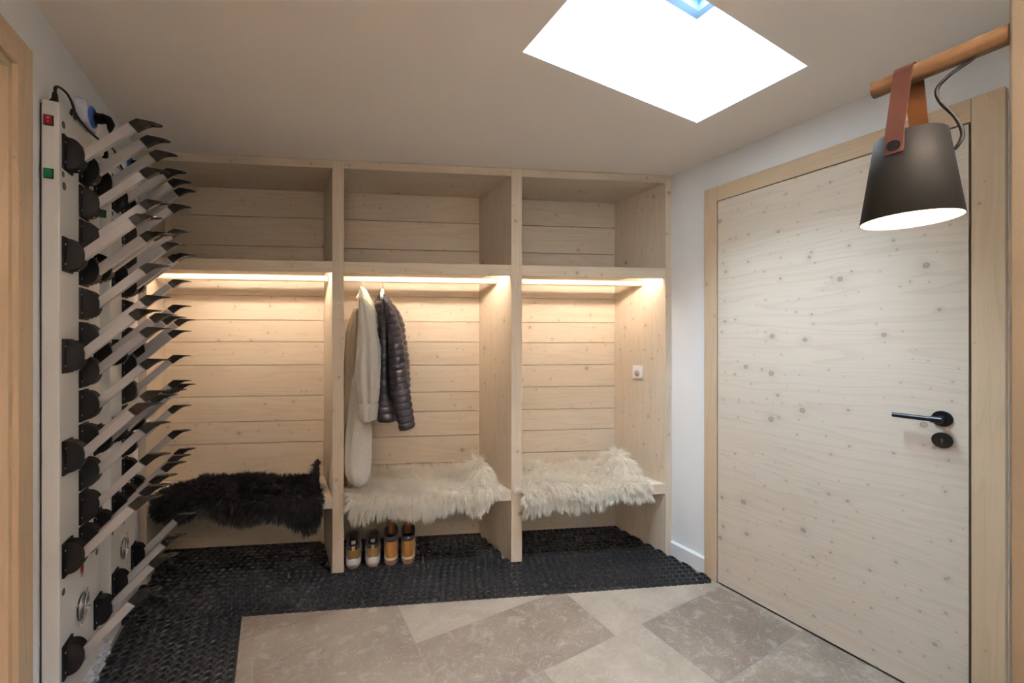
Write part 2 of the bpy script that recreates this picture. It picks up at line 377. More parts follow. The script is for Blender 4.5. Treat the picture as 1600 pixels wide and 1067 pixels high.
P(mb, 'key_rosette', [M['blackmetal'], newmat('keyhole', (.2, .18, .15), .5)], leaf)
# left-hand door
d2 = empty('door_2', (XL, 1.1, 0), kind='structure'); q = XL+.025
mb = MB(); mb.box(XL, 1.617, 0, q, 1.697, 2.115); mb.box(XL, .47, 0, q, .55, 2.115); P(mb, 'frame_upright', M['casing'], d2, g=(0, 0, 1), bevel=.002)
P(MB().box(XL, .55, 2.035, q, 1.617, 2.115), 'frame_head', M['casing'], d2, g=(0, 1, 0), bevel=.002)
mb = MB(); mb.box(XL-.10, 1.6, 0, XL+.013, 1.6195, 2.034); mb.box(XL-.10, .55, 0, XL+.013, .57, 2.034); mb.box(XL-.10, .57, 2.015, XL+.013, 1.6, 2.034)
P(mb, 'jamb', M['casing'], d2, g=(0, 0, 1))
P(MB().box(XL-.05, .572, .01, XL-.008, 1.598, 2.013), 'door_leaf', M['casing'], d2, g=(0, 0, 1))
# ------------------------------------------------------------ closet
cz = empty('open_wardrobe', (.75, C0+CS*.75+.2, 0), 'pale pine built-in open wardrobe with three bays, benches and lit rails', 'wardrobe')
LX, D1, D2, RX = (XL+.001, -.572), (.289, .345), (1.202, 1.259), (2.064, XR-.001)
def plan(x0, x1, o0, o1): return [cl(x0, o0), cl(x1, o0), cl(x1, o1), cl(x0, o1)]
HT = H-.002
for nm, (a, b) in (('side_panel', LX), ('divider', D1), ('divider', D2), ('side_panel', RX)):
    P(MB().prism(plan(a, b, 0, OB+.02), .0, HT), nm, M['pine'], cz, g=(0, 0, 1), bevel=.0015)
bays = ((LX[1], D1[0]), (D1[1], D2[0]), (D2[1], RX[0]))
seams = ([.432, .654, .791, .949, 1.146, 1.292, 1.429, 1.583, 1.730], [.432, .492, .671, .832, .960, 1.138, 1.291, 1.423, 1.587, 1.730], [.432, .540, .690, .832, .985, 1.135, 1.285, 1.423, 1.587, 1.730])
for bi, (a, b) in enumerate(bays):
    a += .0004; b -= .0004; mb = MB()
    zs = [.0, .2, .432]+seams[bi][1:]+[1.895, 2.08, HT]
    for z0, z1 in zip(zs, zs[1:]): mb.prism(plan(a, b, OB, OB+.018), z0+.0018, z1-.0018)
    mb.prism(plan(a, b, OB+.018, OB+.02), 0, HT)
    P(mb, 'back_planks', M['pine'], cz, g=CU, bevel=.0012)
    P(MB().prism(plan(a, b, .0005, OB), .371, .432), 'bench_seat', M['pine'], cz, g=CU, bevel=.002)
    mb = MB(); mb.prism(plan(a, b, .0005, .022), 1.677, 1.738); mb.prism(plan(a, b, .022, OB), 1.718, 1.738)
    P(mb, 'hat_shelf', M['pine'], cz, g=CU, bevel=.001)
    mb = MB(); mb.prism(plan(a, b, .0005, OB), 2.253, HT); P(mb, 'top_board', M['pine'], cz, g=CU, bevel=.001)
    p0 = Vector((*cl(a, .185), 1.664)); p1 = Vector((*cl(b, .185), 1.664))
    P(MB().tube([p0, p1], .017, 24), 'hanging_rail', M['pine'], cz, g=CU, smooth=False)
    mb = MB(); mb.prism(plan(a+.01, b-.01, .024, .036), 1.706, 1.7175); P(mb, 'led_strip', M['led'], cz)
# motion sensor plate
sn = empty('light_switch', (2.064, 1.93, 1.097), 'small white square motion sensor plate on the right wardrobe side', 'switch')
P(MB().box(2.054, 1.89, 1.055, 2.0638, 1.974, 1.139), 'plate', M['swplate'], sn, bevel=.002)
mb = MB(); rg = []
for k in range(6):
    a = k/5*pi/2; rr = .020*cos(a)+.0005; hh = .014*sin(a)
    rg.append([(2.054-hh, 1.935+rr*cos(2*pi*j/20), 1.088+rr*sin(2*pi*j/20)) for j in range(20)])
mb.loft(rg); P(mb, 'sensor_lens', M['swlens'], sn, smooth=True)
# ------------------------------------------------------------ rubber ring mats
def inpoly(p, poly, mrg):
    n = len(poly); ar = sum(poly[i][0]*poly[(i+1) % n][1]-poly[(i+1) % n][0]*poly[i][1] for i in range(n)); sg = 1 if ar > 0 else -1
    for i in range(n):
        a, b = poly[i], poly[(i+1) % n]; L = hypot(b[0]-a[0], b[1]-a[1])
        if sg*((b[0]-a[0])*(p[1]-a[1])-(b[1]-a[1])*(p[0]-a[0]))/L < mrg: return False
    return True
def clampin(q, poly):
    x, y, z = q; n = len(poly); ar = sum(poly[i][0]*poly[(i+1) % n][1]-poly[(i+1) % n][0]*poly[i][1] for i in range(n)); sg = 1 if ar > 0 else -1
    for i in range(n):
        a, b = poly[i], poly[(i+1) % n]; L = hypot(b[0]-a[0], b[1]-a[1]); nx, ny = -sg*(b[1]-a[1])/L, sg*(b[0]-a[0])/L
        d = (x-a[0])*nx+(y-a[1])*ny
        if d < 0: x -= nx*d; y -= ny*d
    return (x, y, z)
PT, HM = .038, .0175
def mat_piece(poly, ud, org, label, group=None):
    ud = Vector((*ud, 0)).normalized(); vd = Vector((-ud.y, ud.x, 0)); NS = 24; V = []; F = []; org = Vector((*org, 0))
    ang = [radians(90*q+a) for q in range(4) for a in (0, 18, 36, 45, 54, 72)]; outer = []
    for a in ang:
        c, s_ = abs(cos(a)), abs(sin(a)); d = PT/2/max(c, s_)
        if abs(c-s_) < 1e-6: d -= .0042
        outer.append(d)
    for i in range(-90, 140):
        for j in range(-90, 90):
            c = org+ud*(i+.5)*PT+vd*(j+.5)*PT
            if not inpoly((c.x, c.y), poly, .004): continue
            b = len(V); part = not inpoly((c.x, c.y), poly, PT/2*1.42)
            for rr, z in ((.0148, 0.), (.0148, HM-.002), (.0160, HM)):
                for a in ang: q = c+ud*rr*cos(a)+vd*rr*sin(a); V.append((q.x, q.y, z))
            for z in (HM-.0002, 0.):
                for a, d in zip(ang, outer): q = c+ud*d*cos(a)+vd*d*sin(a); V.append((q.x, q.y, z))
            if part: V[b:] = [clampin(q, poly) for q in V[b:]]
            for r in range(4):
                for k in range(NS):
                    k2 = (k+1) % NS; F.append((b+r*NS+k, b+r*NS+k2, b+(r+1)*NS+k2, b+(r+1)*NS+k))
    mb = MB(); mb.v = V; mb.f = F; mb.m = [0]*len(F)
    cx = sum(p[0] for p in poly)/len(poly); cy = sum(p[1] for p in poly)/len(poly)
    return tag(mb.build('rubber_mat', M['rubber'], origin=(cx, cy, 0)), label, 'mat', group)
MF = -.3315; e = .002
def yl(x, o): return (x, C0+o+CS*x)
sf = Vector((*yl(.715, MF), 0)); sb_ = sf+CN*.301          # seam square to the wardrobe front
sb2 = sf+CN*.301+CU*.0015; sf2 = sf+CU*.0015
mat_piece([yl(XL+.013, MF), sf[:2], sb_[:2], yl(XL+.013, -e)], CU[:2], sf[:2], 'black rubber ring mat in front of the left bay, running on to the boots')
mat_piece([sf2[:2], yl(XR-.035, MF), yl(XR-.035, -e), sb2[:2]], CU[:2], sf2[:2], 'black rubber ring mat in front of the right bay, reaching the door frame')
mat_piece([yl(LX[1]+e, e), yl(D1[0]-e, e), yl(D1[0]-e, OB-e), yl(LX[1]+e, OB-e)], CU[:2], yl(LX[1], e+.004), 'black rubber ring mat under the bench with the black sheepskin')
mat_piece([yl(D1[1]+e, e), yl(.772, e), yl(.772, OB-e), yl(D1[1]+e, OB-e)], CU[:2], yl(D1[1], e+.004), 'black rubber ring mat under the middle bench that the boots stand on')
mat_piece([yl(.774, e), yl(D2[0]-e, e), yl(D2[0]-e, OB-e), yl(.774, OB-e)], CU[:2], yl(.775, e+.004), 'empty black rubber ring mat under the middle bench, right of the boots')
mat_piece([yl(D2[1]+e, e), yl(RX[0]-e, e), yl(RX[0]-e, OB-e), yl(D2[1]+e, OB-e)], CU[:2], yl(D2[1], e+.004), 'black rubber ring mat under the right-hand bench')
mat_piece([(XL+.013, 1.45), (-.122, 1.45), yl(-.122, MF-.002), yl(XL+.013, MF-.002)], (1, 0), (-.122-.038*20, 2.29-.038*30), 'black rubber ring mat lying lengthwise below the boot dryers')
# ------------------------------------------------------------ boot dryers
FX = -.565; TOP = 2.032
def dryer(y0):
    r = empty('boot_dryer', (XL, y0+.175, 0), 'tall white wall boot dryer nearest the left door, red switch showing', 'boot dryer')
    body = P(MB().box(XL+.0055, y0, .12, FX, y0+.345, TOP), 'cabinet', M['metalwhite'], r, bevel=.003)
    P(MB().box(XL+.0005, y0+.01, .13, XL+.0055, y0+.335, TOP-.01), 'gap_shade_slab', M['dark'], r)  # dark slab painting the shade between cabinet and wall
    for zc, mm, nm in ((1.97, 'redsw', 'red_switch'), (1.808, 'greensw', 'green_switch')):
        mb = MB(); mb.box(-.599, y0-.003, zc-.0155, -.577, y0-.0002, zc+.0155, 0); mb.box(-.5965, y0-.006, zc-.013, -.5795, y0-.003, zc+.013, 1)
        if mm == 'redsw':
            mb.box(-.5885, y0-.0066, zc-.008, -.5875, y0-.006, zc-.003, 2); mb.ring((-.588, y0-.006, zc+.006), (0, 1, 0), .0022, .0005, 14, 4, 2)
        P(mb, nm, [M['blackplastic'], M[mm], M['swplate']], r, bevel=.0006)['label'] = 'red rocker switch' if mm == 'redsw' else 'green rocker switch'
    for dy, z, rr in ((.027, 1.974, .011), (.025, 1.819, .009), (.032, 1.784, .012), (.027, .514, .011), (.312, .514, .011)):
        P(MB().disk((FX, y0+dy, z), (1, 0, 0), rr, .0012, 20), 'hole_plug', M['plug'], r)
    fy, fz = y0+.174, .389
    P(MB().disk((FX, fy, fz), (1, 0, 0), .045, .001, 36), 'fan_opening', M['hole'], r)
    mb = MB()
    for k in range(6): mb.ring((FX+.006, fy, fz), (1, 0, 0), .046-.0075*k, .0011, 36, 6)
    for a in (pi/4+.3, 3*pi/4+.3):
        d = Vector((0, cos(a), sin(a))); mb.tube([Vector((FX+.0075, fy, fz))-d*.056, Vector((FX+.0075, fy, fz))+d*.056], .0014, 8)
        for s in (-1, 1): mb.ring(Vector((FX+.006, fy, fz))+d*.058*s, (1, 0, 0), .004, .0012, 14, 6); mb.disk(Vector((FX, fy, fz))+d*.058*s, (1, 0, 0), .003, .006, 12)
    P(mb, 'fan_grille', M['chrome'], r, smooth=True)
    mb = MB(); c = Vector((FX+.0005, fy, .507))
    for dy, dz, rr in ((-.003, .014, .0085), (.005, .010, .006), (-.001, .004, .009), (.004, .001, .005)): mb.disk(c+Vector((0, dy*1.4, dz*1.3)), (1, 0, 0), rr*1.4, .0006, 9, 0)
    mb.ring(c+Vector((.0006, -.003, -.010)), (1, 0, 0), .006, .0016, 16, 5, 1); mb.disk(c+Vector((0, .004, -.014)), (1, 0, 0), .004, .0006, 10, 1)
    P(mb, 'emblem_sticker', [M['tagred'], M['taggrey']], r)['label'] = 'small red and grey emblem sticker'
    # one arm, in its own coordinates (origin on the cabinet face)
    d = Vector((.69, 0, .724)); n = Vector((-.724, 0, .69)); o = Vector((.034, 0, -.004))
    mb = MB(); rings = []
    for t_ in (0., .178):
        c = o+d*t_; rings.append([tuple(c+n*.0138*a+Vector((0, .0115*b, 0))) for a, b in ((1, 1), (1, -1), (-1, -1), (-1, 1))])
    mb.loft(rings)
    arm = mb.build('drying_arm', M['alu'], r, bevel=.0015)
    mb = MB(); mb.add(*[[(0, -.035, .0535), (0, .035, .0535), (0, .035, -.0545), (0, -.035, -.0545), (.006, -.035, .0535), (.006, .035, .0535), (.006, .035, -.0545), (.006, -.035, -.0545)], [(0, 1, 2, 3), (7, 6, 5, 4), (0, 4, 5, 1), (1, 5, 6, 2), (2, 6, 7, 3), (3, 7, 4, 0)]])
    pr = [(.006+.040*cos(a)**.8, (.050)*sin(a)) for a in [(-pi/2)+pi*k/20 for k in range(1, 20)]]
    pr = [(.005, -.050)]+pr+[(.005, .050)]
    mb.extr(pr, -.020, .021)
    for z in (-.032, .03): mb.disk((.006, -.028, z), (1, 0, 0), .0032, .0012, 10, 1)
    mb.disk((.030, -.004, -.0455), (.5, 0, -1), .003, .002, 10, 1)
    base = mb.build('mounting_base', [M['blackplastic'], M['screw']], arm, bevel=.0012)
    mb = MB()
    def sec(p, q, hw): return [(p[0], -hw, p[1]), (p[0], hw, p[1]), (q[0], hw, q[1]), (q[0], -hw, q[1])]
    mb.loft([sec((.1500, .1375), (.1700, .1150), .0125), sec((.1705, .1560), (.1850, .1290), .0125), sec((.188, .1555), (.197, .1390), .014), sec((.203, .1545), (.206, .1435), .0155)])
    for s in (-1, 1):
        def sc2(x, zt, zb, a, b): return [(x, s*a, zt), (x, s*b, zt), (x, s*b, zb), (x, s*a, zb)]
        mb.loft([sc2(.2025, .1545, .1440, .0065, .0155), sc2(.215, .1535, .1475, .0070, .0160), sc2(.228, .1525, .1490, .0055, .0140)])
    mb.loft([sec((.227, .1525), (.227, .1490), .0142), sec((.233, .152), (.233, .149), .0105), sec((.238, .1515), (.238, .1495), .004)])
    mb.disk((.183, .0001, .1335), (.6, 0, -1), .0035, .002, 10, 1)
    tip = mb.build('arm_tip', [M['tipplastic'], M['screw']], arm, bevel=.001)
    first = True
    for dy, zs in ((.050, [1.89-.319*k for k in range(6)]), (.181, [1.89-.116*k for k in range(12)]), (.315, [1.89-.319*k for k in range(6)])):
        for z in zs:
            a = arm
            if not first:
                a = arm.copy(); COL.objects.link(a)
                for ch in (base, tip): c = ch.copy(); COL.objects.link(c); c.parent = a
            a.location = (FX-XL, y0+dy-r.location.y, z); first = False
    return r
dr = dryer(1.80)
d2_ = copy_tree(dr); d2_.location.y += .464
d2_['label'] = 'tall white wall boot dryer beside the wardrobe, behind the first dryer'
dr['group'] = d2_['group'] = 'boot dryers on the left wall'
# sockets and cords
def socket(dy, lab):
    s = empty('wall_socket', (XL, 2.105+dy, 2.12), lab, 'socket', 'wall sockets above the boot dryers')
    P(MB().box(XL+.0005, 2.052+dy, 2.082, XL+.034, 2.160+dy, 2.168), 'socket_box', M['sockw'], s, bevel=.006)
    mb = MB(); mb.ring((XL+.036, 2.106+dy, 2.125), (1, 0, 0), .033, .006, 32, 8); mb.disk((XL+.034, 2.106+dy, 2.125), (1, 0, 0), .030, .002, 28); P(mb, 'socket_ring', M['blue'], s, smooth=False)
    s['label'] = lab; return s
def cat_rom(pts, n=8):
    pts = [Vector(p) for p in pts]; pts = [pts[0]]+pts+[pts[-1]]; out = []
    for i in range(1, len(pts)-2):
        for k in range(n):
            t_ = k/n; a, b, c, d = pts[i-1:i+3]
            out.append(.5*((2*b)+(c-a)*t_+(2*a-5*b+4*c-d)*t_*t_+(3*b-a-3*c+d)*t_**3))
    out.append(pts[-2]); return out
def cord(dy, lab):
    c = empty('power_cord', (XL+.03, 1.95+dy, TOP), lab, 'cable', 'power cords above the boot dryers')
    Y = lambda y: y+dy
    pts = [(-.588, Y(1.842), 2.072), (-.588, Y(1.846), 2.094), (-.586, Y(1.875), 2.108), (-.585, Y(1.93), 2.112), (-.59, Y(1.99), 2.098), (-.6, Y(2.03), 2.075), (-.6, Y(1.99), 2.052), (-.58, Y(1.93), 2.040), (-.556, Y(1.87), 2.044), (-.552, Y(1.91), 2.03), (-.545, Y(1.985), 2.022), (-.53, Y(2.05), 2.018), (-.522, Y(2.085), 2.028), (-.523, Y(2.102), 2.055), (-.527, Y(2.106), 2.085)]
    P(MB().tube(cat_rom(pts), .0042, 8), 'cable', M['cable'], c, smooth=True)
    mb = MB(); mb.loft([[(-.588+sx*a, Y(1.842)+sy*b, z) for sx, sy in ((-1, -1), (1, -1), (1, 1), (-1, 1))] for z, a, b in ((TOP+.0005, .010, .014), (TOP+.012, .010, .013), (TOP+.022, .006, .008), (TOP+.042, .005, .006))])
    P(mb, 'connector', M['blackplastic'], c, bevel=.001)
    mb = MB(); mb.tube([(XL+.044, Y(2.106), 2.125), (XL+.062, Y(2.106), 2.125)], .019, 20); mb.tube([(XL+.060, Y(2.106), 2.128), (XL+.078, Y(2.106), 2.124), (XL+.086, Y(2.106), 2.110), (XL+.083, Y(2.106), 2.085)], [.018, .017, .012, .006], 16)
    P(mb, 'plug', M['blackplastic'], c, smooth=True); return c
socket(0, 'white wall socket with blue ring above the nearest boot dryer'); socket(.464, 'second white wall socket, partly hidden behind dryer arms')
cord(0, 'black power cord looping above the nearest boot dryer'); cord(.464, 'second black power cord, partly hidden behind dryer arms')
# clear film crumpled under the dryers
mb = MB(); NU, NV = 60, 14; vs_ = []
for i in range(NU+1):
    for j in range(NV+1):
        u, v = i/NU, j/NV; y = 1.55+.72*u
        z = .115*(1-v)+.003+ .02*v*(1-v); x = XL+.016+.012*v+.02*math.sin(v*pi)
        k = .006*sin(23*u+9*v)+.005*sin(61*u-14*v+2)+.004*sin(117*u+31*v)
        vs_.append((max(x+k, XL+.014), y+.004*sin(40*v+9*u), max(z+.4*k*v, .0005 if x > -9 else 0)))
mb.add(vs_, [(i*(NV+1)+j, (i+1)*(NV+1)+j, (i+1)*(NV+1)+j+1, i*(NV+1)+j+1) for i in range(NU) for j in range(NV)])
tag(mb.build('plastic_film', M['film'], origin=(XL+.03, 1.9, 0)), 'strip of crumpled clear plastic film along the foot of the left wall', 'film')
# ------------------------------------------------------------ wall lamp
lp = empty('wall_lamp', (.93, YF, 1.85), 'graphite cone wall lamp hung by a leather strap from a wooden rod', 'lamp')
LYc = .272; RZ = 1.3+ (532-128)/650*.70
def lampz(px, py, x=.93):
    v = ray(px, py); t_ = x/v.x; return CH+v.z*t_, v.y*t_
z1, y1 = lampz(1364, 142); z2, y2 = lampz(1550, 62)
P(MB().tube([(.93, y1, z1), (.93, YF+.0008, z1+(z1-z1))], .0145, 28), 'wooden_rod', M['oak'], lp, g=(0, 1, 0), bevel=.0015)
RZ = z1; ST = 1.6435; SB = 1.5025; R1, R0 = .0462, .0655; n = 64
mb = MB(); C = lambda rr, z: [(.93+rr*cos(2*pi*k/n), LYc+rr*sin(2*pi*k/n), z) for k in range(n)]
mb.loft([C(.001, ST), C(R1-.002, ST), C(R1, ST-.002), C(R0, SB), C(R0-.0012, SB)], False, False, 0)
mb.loft([C(R0-.0012, SB), C(R1-.002, ST-.004), C(.001, ST-.004)], False, False, 1)
sh_ = P(mb, 'lamp_shade', [M['shade'], M['shadein']], lp, smooth=False)
for p in sh_.data.polygons: p.use_smooth = len(p.vertices) == 4 and abs(p.normal.z) < .9
mb = MB(); mb.tube([(.93, LYc, ST-.005), (.93, LYc, ST-.04)], .016, 16, 1); rg = []
for k in range(9):
    a = -pi/2+pi*k/8; rr = .022*cos(a)+.0005; rg.append([(.93+rr*cos(2*pi*j/20), LYc+rr*sin(2*pi*j/20), ST-.062+.022*sin(a)) for j in range(20)])
mb.loft(rg); P(mb, 'bulb', [M['bulb'], M['shadein']], lp, smooth=True)
def strap(sx):
    # a flat leather band from the rod down the outside of the shade (wide along Y)
    zb = ST-.030; xb = R1+(ST-zb)/(ST-SB)*(R0-R1)+.001; hw = .0125; mb = MB(); pa = []
    for k in range(9):
        a = pi/2*k/8; pa.append((sx*.0155*sin(a), RZ+.0155*cos(a)))
    pa += [(sx*(.0155+(R1+.0015-.0155)*f), RZ+(ST-RZ)*f) for f in (.25, .5, .75, 1.)]+[(sx*xb, zb), (sx*(xb+.002), zb-.010)]
    vs_ = []
    for i, (x, z) in enumerate(pa):
        a = pa[max(i-1, 0)]; b = pa[min(i+1, len(pa)-1)]; d = Vector((b[0]-a[0], b[1]-a[1])).normalized(); nn = Vector((-d.y, d.x))*sx*.0026
        vs_.append([(.93+x, LYc-hw, z), (.93+x, LYc+hw, z), (.93+x+nn.x, LYc+hw, z+nn.y), (.93+x+nn.x, LYc-hw, z+nn.y)])
    mb.loft(vs_)
    for k in range(len(mb.m)): pass
    o = P(mb, 'leather_strap', [M['leather'], M['leatherin']], lp, bevel=.0006)
    if sx < 0: o.location.y += .004
    for p in o.data.polygons:
        if (p.normal.x*sx) < -.2: p.material_index = 1
    o['o'] = lp.location
    P(MB().disk((.93+sx*(xb+.003), LYc, zb+.004), (sx, 0, -.2), .0085, .004, 20), 'strap_screw', M['blackmetal'], o, bevel=.001)
strap(-1); strap(1)
def pX(px, py, x): v = ray(px, py)*(x/ray(px, py).x); return (v.x, v.y, CH+v.z)
cp = [pX(1530, 84, .93), pX(1513, 97, .93), pX(1483, 118, .93), pX(1464, 140, .932), pX(1470, 160, .935), pX(1493, 183, .94), pX(1504, 208, .945), pX(1495, 229, .945), pX(1481, 238, .943)]
P(MB().disk(pX(1483, 237, .942), (.28, -.96, .1), .0045, .004, 14), 'cable_grommet', M['blackmetal'], lp)
P(MB().tube(cat_rom(cp), .0028, 10), 'power_cable', M['cable'], lp, smooth=True)
# bowl uplighter added out of view behind the camera to brighten the ceiling
cl2 = empty('added_uplighter', (.15, -.9, H), 'added white bowl uplighter, unseen in the passage behind the camera', 'lamp')
P(MB().tube([(.15, -.9, H-.0005), (.15, -.9, 1.93)], .005, 8), 'suspension', M['blackmetal'], cl2)
mb = MB(); bw = lambda rr, z: [(.15+rr*cos(2*pi*k/36), -.9+rr*sin(2*pi*k/36), z) for k in range(36)]
mb.loft([bw(.001, 1.88), bw(.09, 1.885), bw(.15, 1.92), bw(.18, 1.98), bw(.177, 1.98), bw(.147, 1.925), bw(.088, 1.89), bw(.001, 1.885)]); P(mb, 'bowl', M['swplate'], cl2, smooth=True)
P(MB().disk((.15, -.9, 1.935), (0, 0, 1), .14, .004, 36), 'diffuser', emis('added_uplighter_glow', (1., .86, .74), FILL_E), cl2)
# ------------------------------------------------------------ sheepskins
def skin(name, lab, top, bot, x0, x1, fur, hide, seed, flen, ear=None, left=None):
    rng = np.random.default_rng(seed); NU, NV = 60, 34
    tx, ty = zip(*top); bx, by = zip(*bot); zt = .434; G = np.zeros((NU+1, NV+1, 3))
    for i in range(NU+1):
        px_ = x0+(x1-x0)*i/NU
        yb = np.interp(px_, bx, by); yt = np.interp(px_, tx, ty)
        pf = atF(px_, 770, -.012); xw = pf.x                           # front edge X
        pb = atF(px_, yb, -.03); zb = pb.z+flen*.45                    # hem height
        # back reach from where the picture's upper edge meets the fleece top
        v = ray(px_, yt+4); tt = (zt+.035-CH)/v.z; pk = v*tt
        off = min(max(pk.y-CS*pk.x-C0, .05), OB-.035)
        hang = max(.42-zb, .0); depth = off+.01; arc = .035; tot = depth+arc+hang
        for j in range(NV+1):
            s_ = tot*j/NV
            if s_ < depth: o_ = off-s_; z = zt+.012+.007*sin(9*xw+3*o_*9)
            elif s_ < depth+arc: a = (s_-depth)/arc*pi/2; o_ = -.010-.022*sin(a); z = zt+.012-.022*(1-cos(a))
            else: o_ = -.032-.008*sin((s_-depth-arc)*30); z = zt-.010-(s_-depth-arc)
            # width follows sight lines only roughly: keep X fixed per column
            w = (i/NU-.5); G[i, j] = (xw, C0+o_+CS*xw, z)
            G[i, j, 2] += .010*sin(17*xw+1.3)*max(0, 1-abs(s_-depth)/.15)
    # ear-like corner standing up against the divider
    if ear:
        for (exc, wid, hgt, lo, hi) in ear:
            for i in range(NU+1):
                for j in range(NV+1):
                    o_ = G[i, j, 1]-C0-CS*G[i, j, 0]
                    if lo < o_ < hi:
                        k = math.exp(-((G[i, j, 0]-exc)/wid)**2)*sin((o_-lo)/(hi-lo)*pi); G[i, j, 2] += hgt*k
    mb = MB(); th = .005; vs_ = []
    dU = np.gradient(G, axis=0); dV = np.gradient(G, axis=1); Nn = np.cross(dU, dV); Nn /= np.linalg.norm(Nn, axis=2, keepdims=True)+1e-9
    if Nn[NU//2, 4, 2] < 0: Nn = -Nn
    for lay in (0, 1): vs_ += [tuple(p) for p in (G-Nn*th*lay).reshape(-1, 3)]
    id_ = lambda i, j, l=0: l*(NU+1)*(NV+1)+i*(NV+1)+j; fs = []
    for i in range(NU):
        for j in range(NV):
            for l in (0, 1): fs.append((id_(i, j, l), id_(i+1, j, l), id_(i+1, j+1, l), id_(i, j+1, l)))
    for i in range(NU): fs += [(id_(i, 0), id_(i+1, 0), id_(i+1, 0, 1), id_(i, 0, 1)), (id_(i, NV), id_(i+1, NV), id_(i+1, NV, 1), id_(i, NV, 1))]
    for j in range(NV): fs += [(id_(0, j), id_(0, j+1), id_(0, j+1, 1), id_(0, j, 1)), (id_(NU, j), id_(NU, j+1), id_(NU, j+1, 1), id_(NU, j, 1))]
    mb.add(vs_, fs); c = G[NU//2, 8]; root = empty(name, (c[0], c[1], .432), lab, 'sheepskin')
    P(mb, 'hide', hide, root, smooth=True)
    NSTR = 42000; V = []; F = []; ncl = 1500
    ci = rng.random((ncl, 2)); cdir = rng.normal(0, 1, (ncl, 3)); clen = .8+.45*rng.random(ncl)
    uu = rng.random(NSTR); vv = rng.random(NSTR)
    # more strands at the rim
    rim = rng.random(NSTR) < .16; side = rng.integers(0, 4, NSTR)
    uu = np.where(rim & (side == 0), .004, np.where(rim & (side == 1), .996, uu)); vv = np.where(rim & (side == 2), .004, np.where(rim & (side == 3), .996, vv))
    asp = np.array([3.2, 1.6])
    for k in range(NSTR):
        u, v = uu[k]*NU, vv[k]*NV; i, j = min(int(u), NU-1), min(int(v), NV-1); fu, fv = u-i, v-j
        p = (G[i, j]*(1-fu)+G[i+1, j]*fu)*(1-fv)+(G[i, j+1]*(1-fu)+G[i+1, j+1]*fu)*fv
        nrm = Nn[i, j]; q = int(np.argmin((((ci-[uu[k], vv[k]])*asp)**2).sum(1)))
        out = np.zeros(3)
        if uu[k] < .05: out -= np.array(CU)*(1-uu[k]/.05)
        if uu[k] > .95: out += np.array(CU)*(1-(1-uu[k])/.05)
        if vv[k] > .93: out += np.array([0, 0, -1.2])
        if vv[k] < .05: out += np.array(CN)*.3+np.array([0, 0, .5])
        fwd = -np.array(CN)*.45
        d0 = nrm*.75+cdir[q]*.30+rng.normal(0, .11, 3)+out*.9+fwd; d0 /= np.linalg.norm(d0)
        L = flen*clen[q]*(.7+.5*rng.random()); grav = np.array([0, 0, -1.])
        w = np.cross(d0, rng.normal(0, 1, 3)); w /= np.linalg.norm(w)+1e-9; b = len(V); pos = p-nrm*.002; d = d0.copy(); wd = .0011*(.7+.6*rng.random())
        curl = cdir[q]*.22
        for s_ in range(5):
            ww = wd*(1-.8*s_/4); V.append(tuple(pos+w*ww)); V.append(tuple(pos-w*ww))
            d = d+grav*.20+curl*(.6 if s_ % 2 else -.4); d /= np.linalg.norm(d); pos = pos+d*L/4
        for s_ in range(4): F.append((b+2*s_, b+2*s_+1, b+2*s_+3, b+2*s_+2))
    V = np.array(V)
    o_ = V[:, 1]-C0-CS*V[:, 0]; m_ = (o_ > -.008) & (V[:, 2] < .4345); V[m_, 2] = .4345   # strands rest on the seat
    m2 = (o_ > -.02) & (o_ < 0) & (V[:, 2] < .434)
    V[:, 1] = np.where(o_ > OB-.003, C0+CS*V[:, 0]+OB-.003, V[:, 1])
    mb = MB(); mb.v = [tuple(x) for x in V]; mb.f = F; mb.m = [0]*len(F)
    fl = P(mb, 'fleece', fur, root, smooth=True)
    tag(fl, kind='stuff'); return root
skin('sheepskin', 'ivory long-haired sheepskin on the middle bench, under the cream coat',
     [(540, 745), (578, 729), (657, 720), (691, 726), (754, 724), (768, 722), (788, 735)],
     [(536, 788), (556, 817), (576, 810), (601, 804), (644, 809), (669, 810), (696, 799), (714, 790), (736, 803), (754, 798), (768, 783), (788, 762)], 549, 776, M['furw'], M['skinw'], 3, .050, ear=[(1.09, .055, .12, .02, .32), (.75, .10, .035, .15, .40), (.98, .06, .03, .18, .40)])
skin('sheepskin', 'ivory long-haired sheepskin on the right-hand bench, below the sensor plate',
     [(805, 730), (817, 718), (838, 726), (877, 712), (911, 718), (927, 721), (948, 713), (977, 722), (995, 712), (1011, 712), (1024, 735)],
     [(805, 781), (819, 806), (859, 792), (903, 798), (937, 789), (964, 775), (985, 784), (1008, 779), (1021, 755)], 817, 1009, M['furw'], M['skinw'], 4, .050, ear=[(1.91, .055, .15, .04, .36), (1.50, .07, .045, .16, .40), (1.74, .06, .04, .16, .40)])
skin('sheepskin', 'black sheepskin draped over the left-hand bench', [(229, 765), (258, 751), (297, 742), (344, 737), (357, 732), (384, 734), (425, 729), (463, 731), (497, 733), (512, 740)],
     [(229, 785), (249, 814), (276, 819), (297, 816), (308, 805), (344, 816), (380, 824), (414, 816), (443, 818), (479, 839), (497, 832), (500, 805), (515, 762)], 242, 502, M['furb'], M['skinb'], 5, .030, ear=[(.235, .03, .15, .08, .30), (-.1, .10, .04, .16, .4), (-.35, .07, .03, .16, .4)])
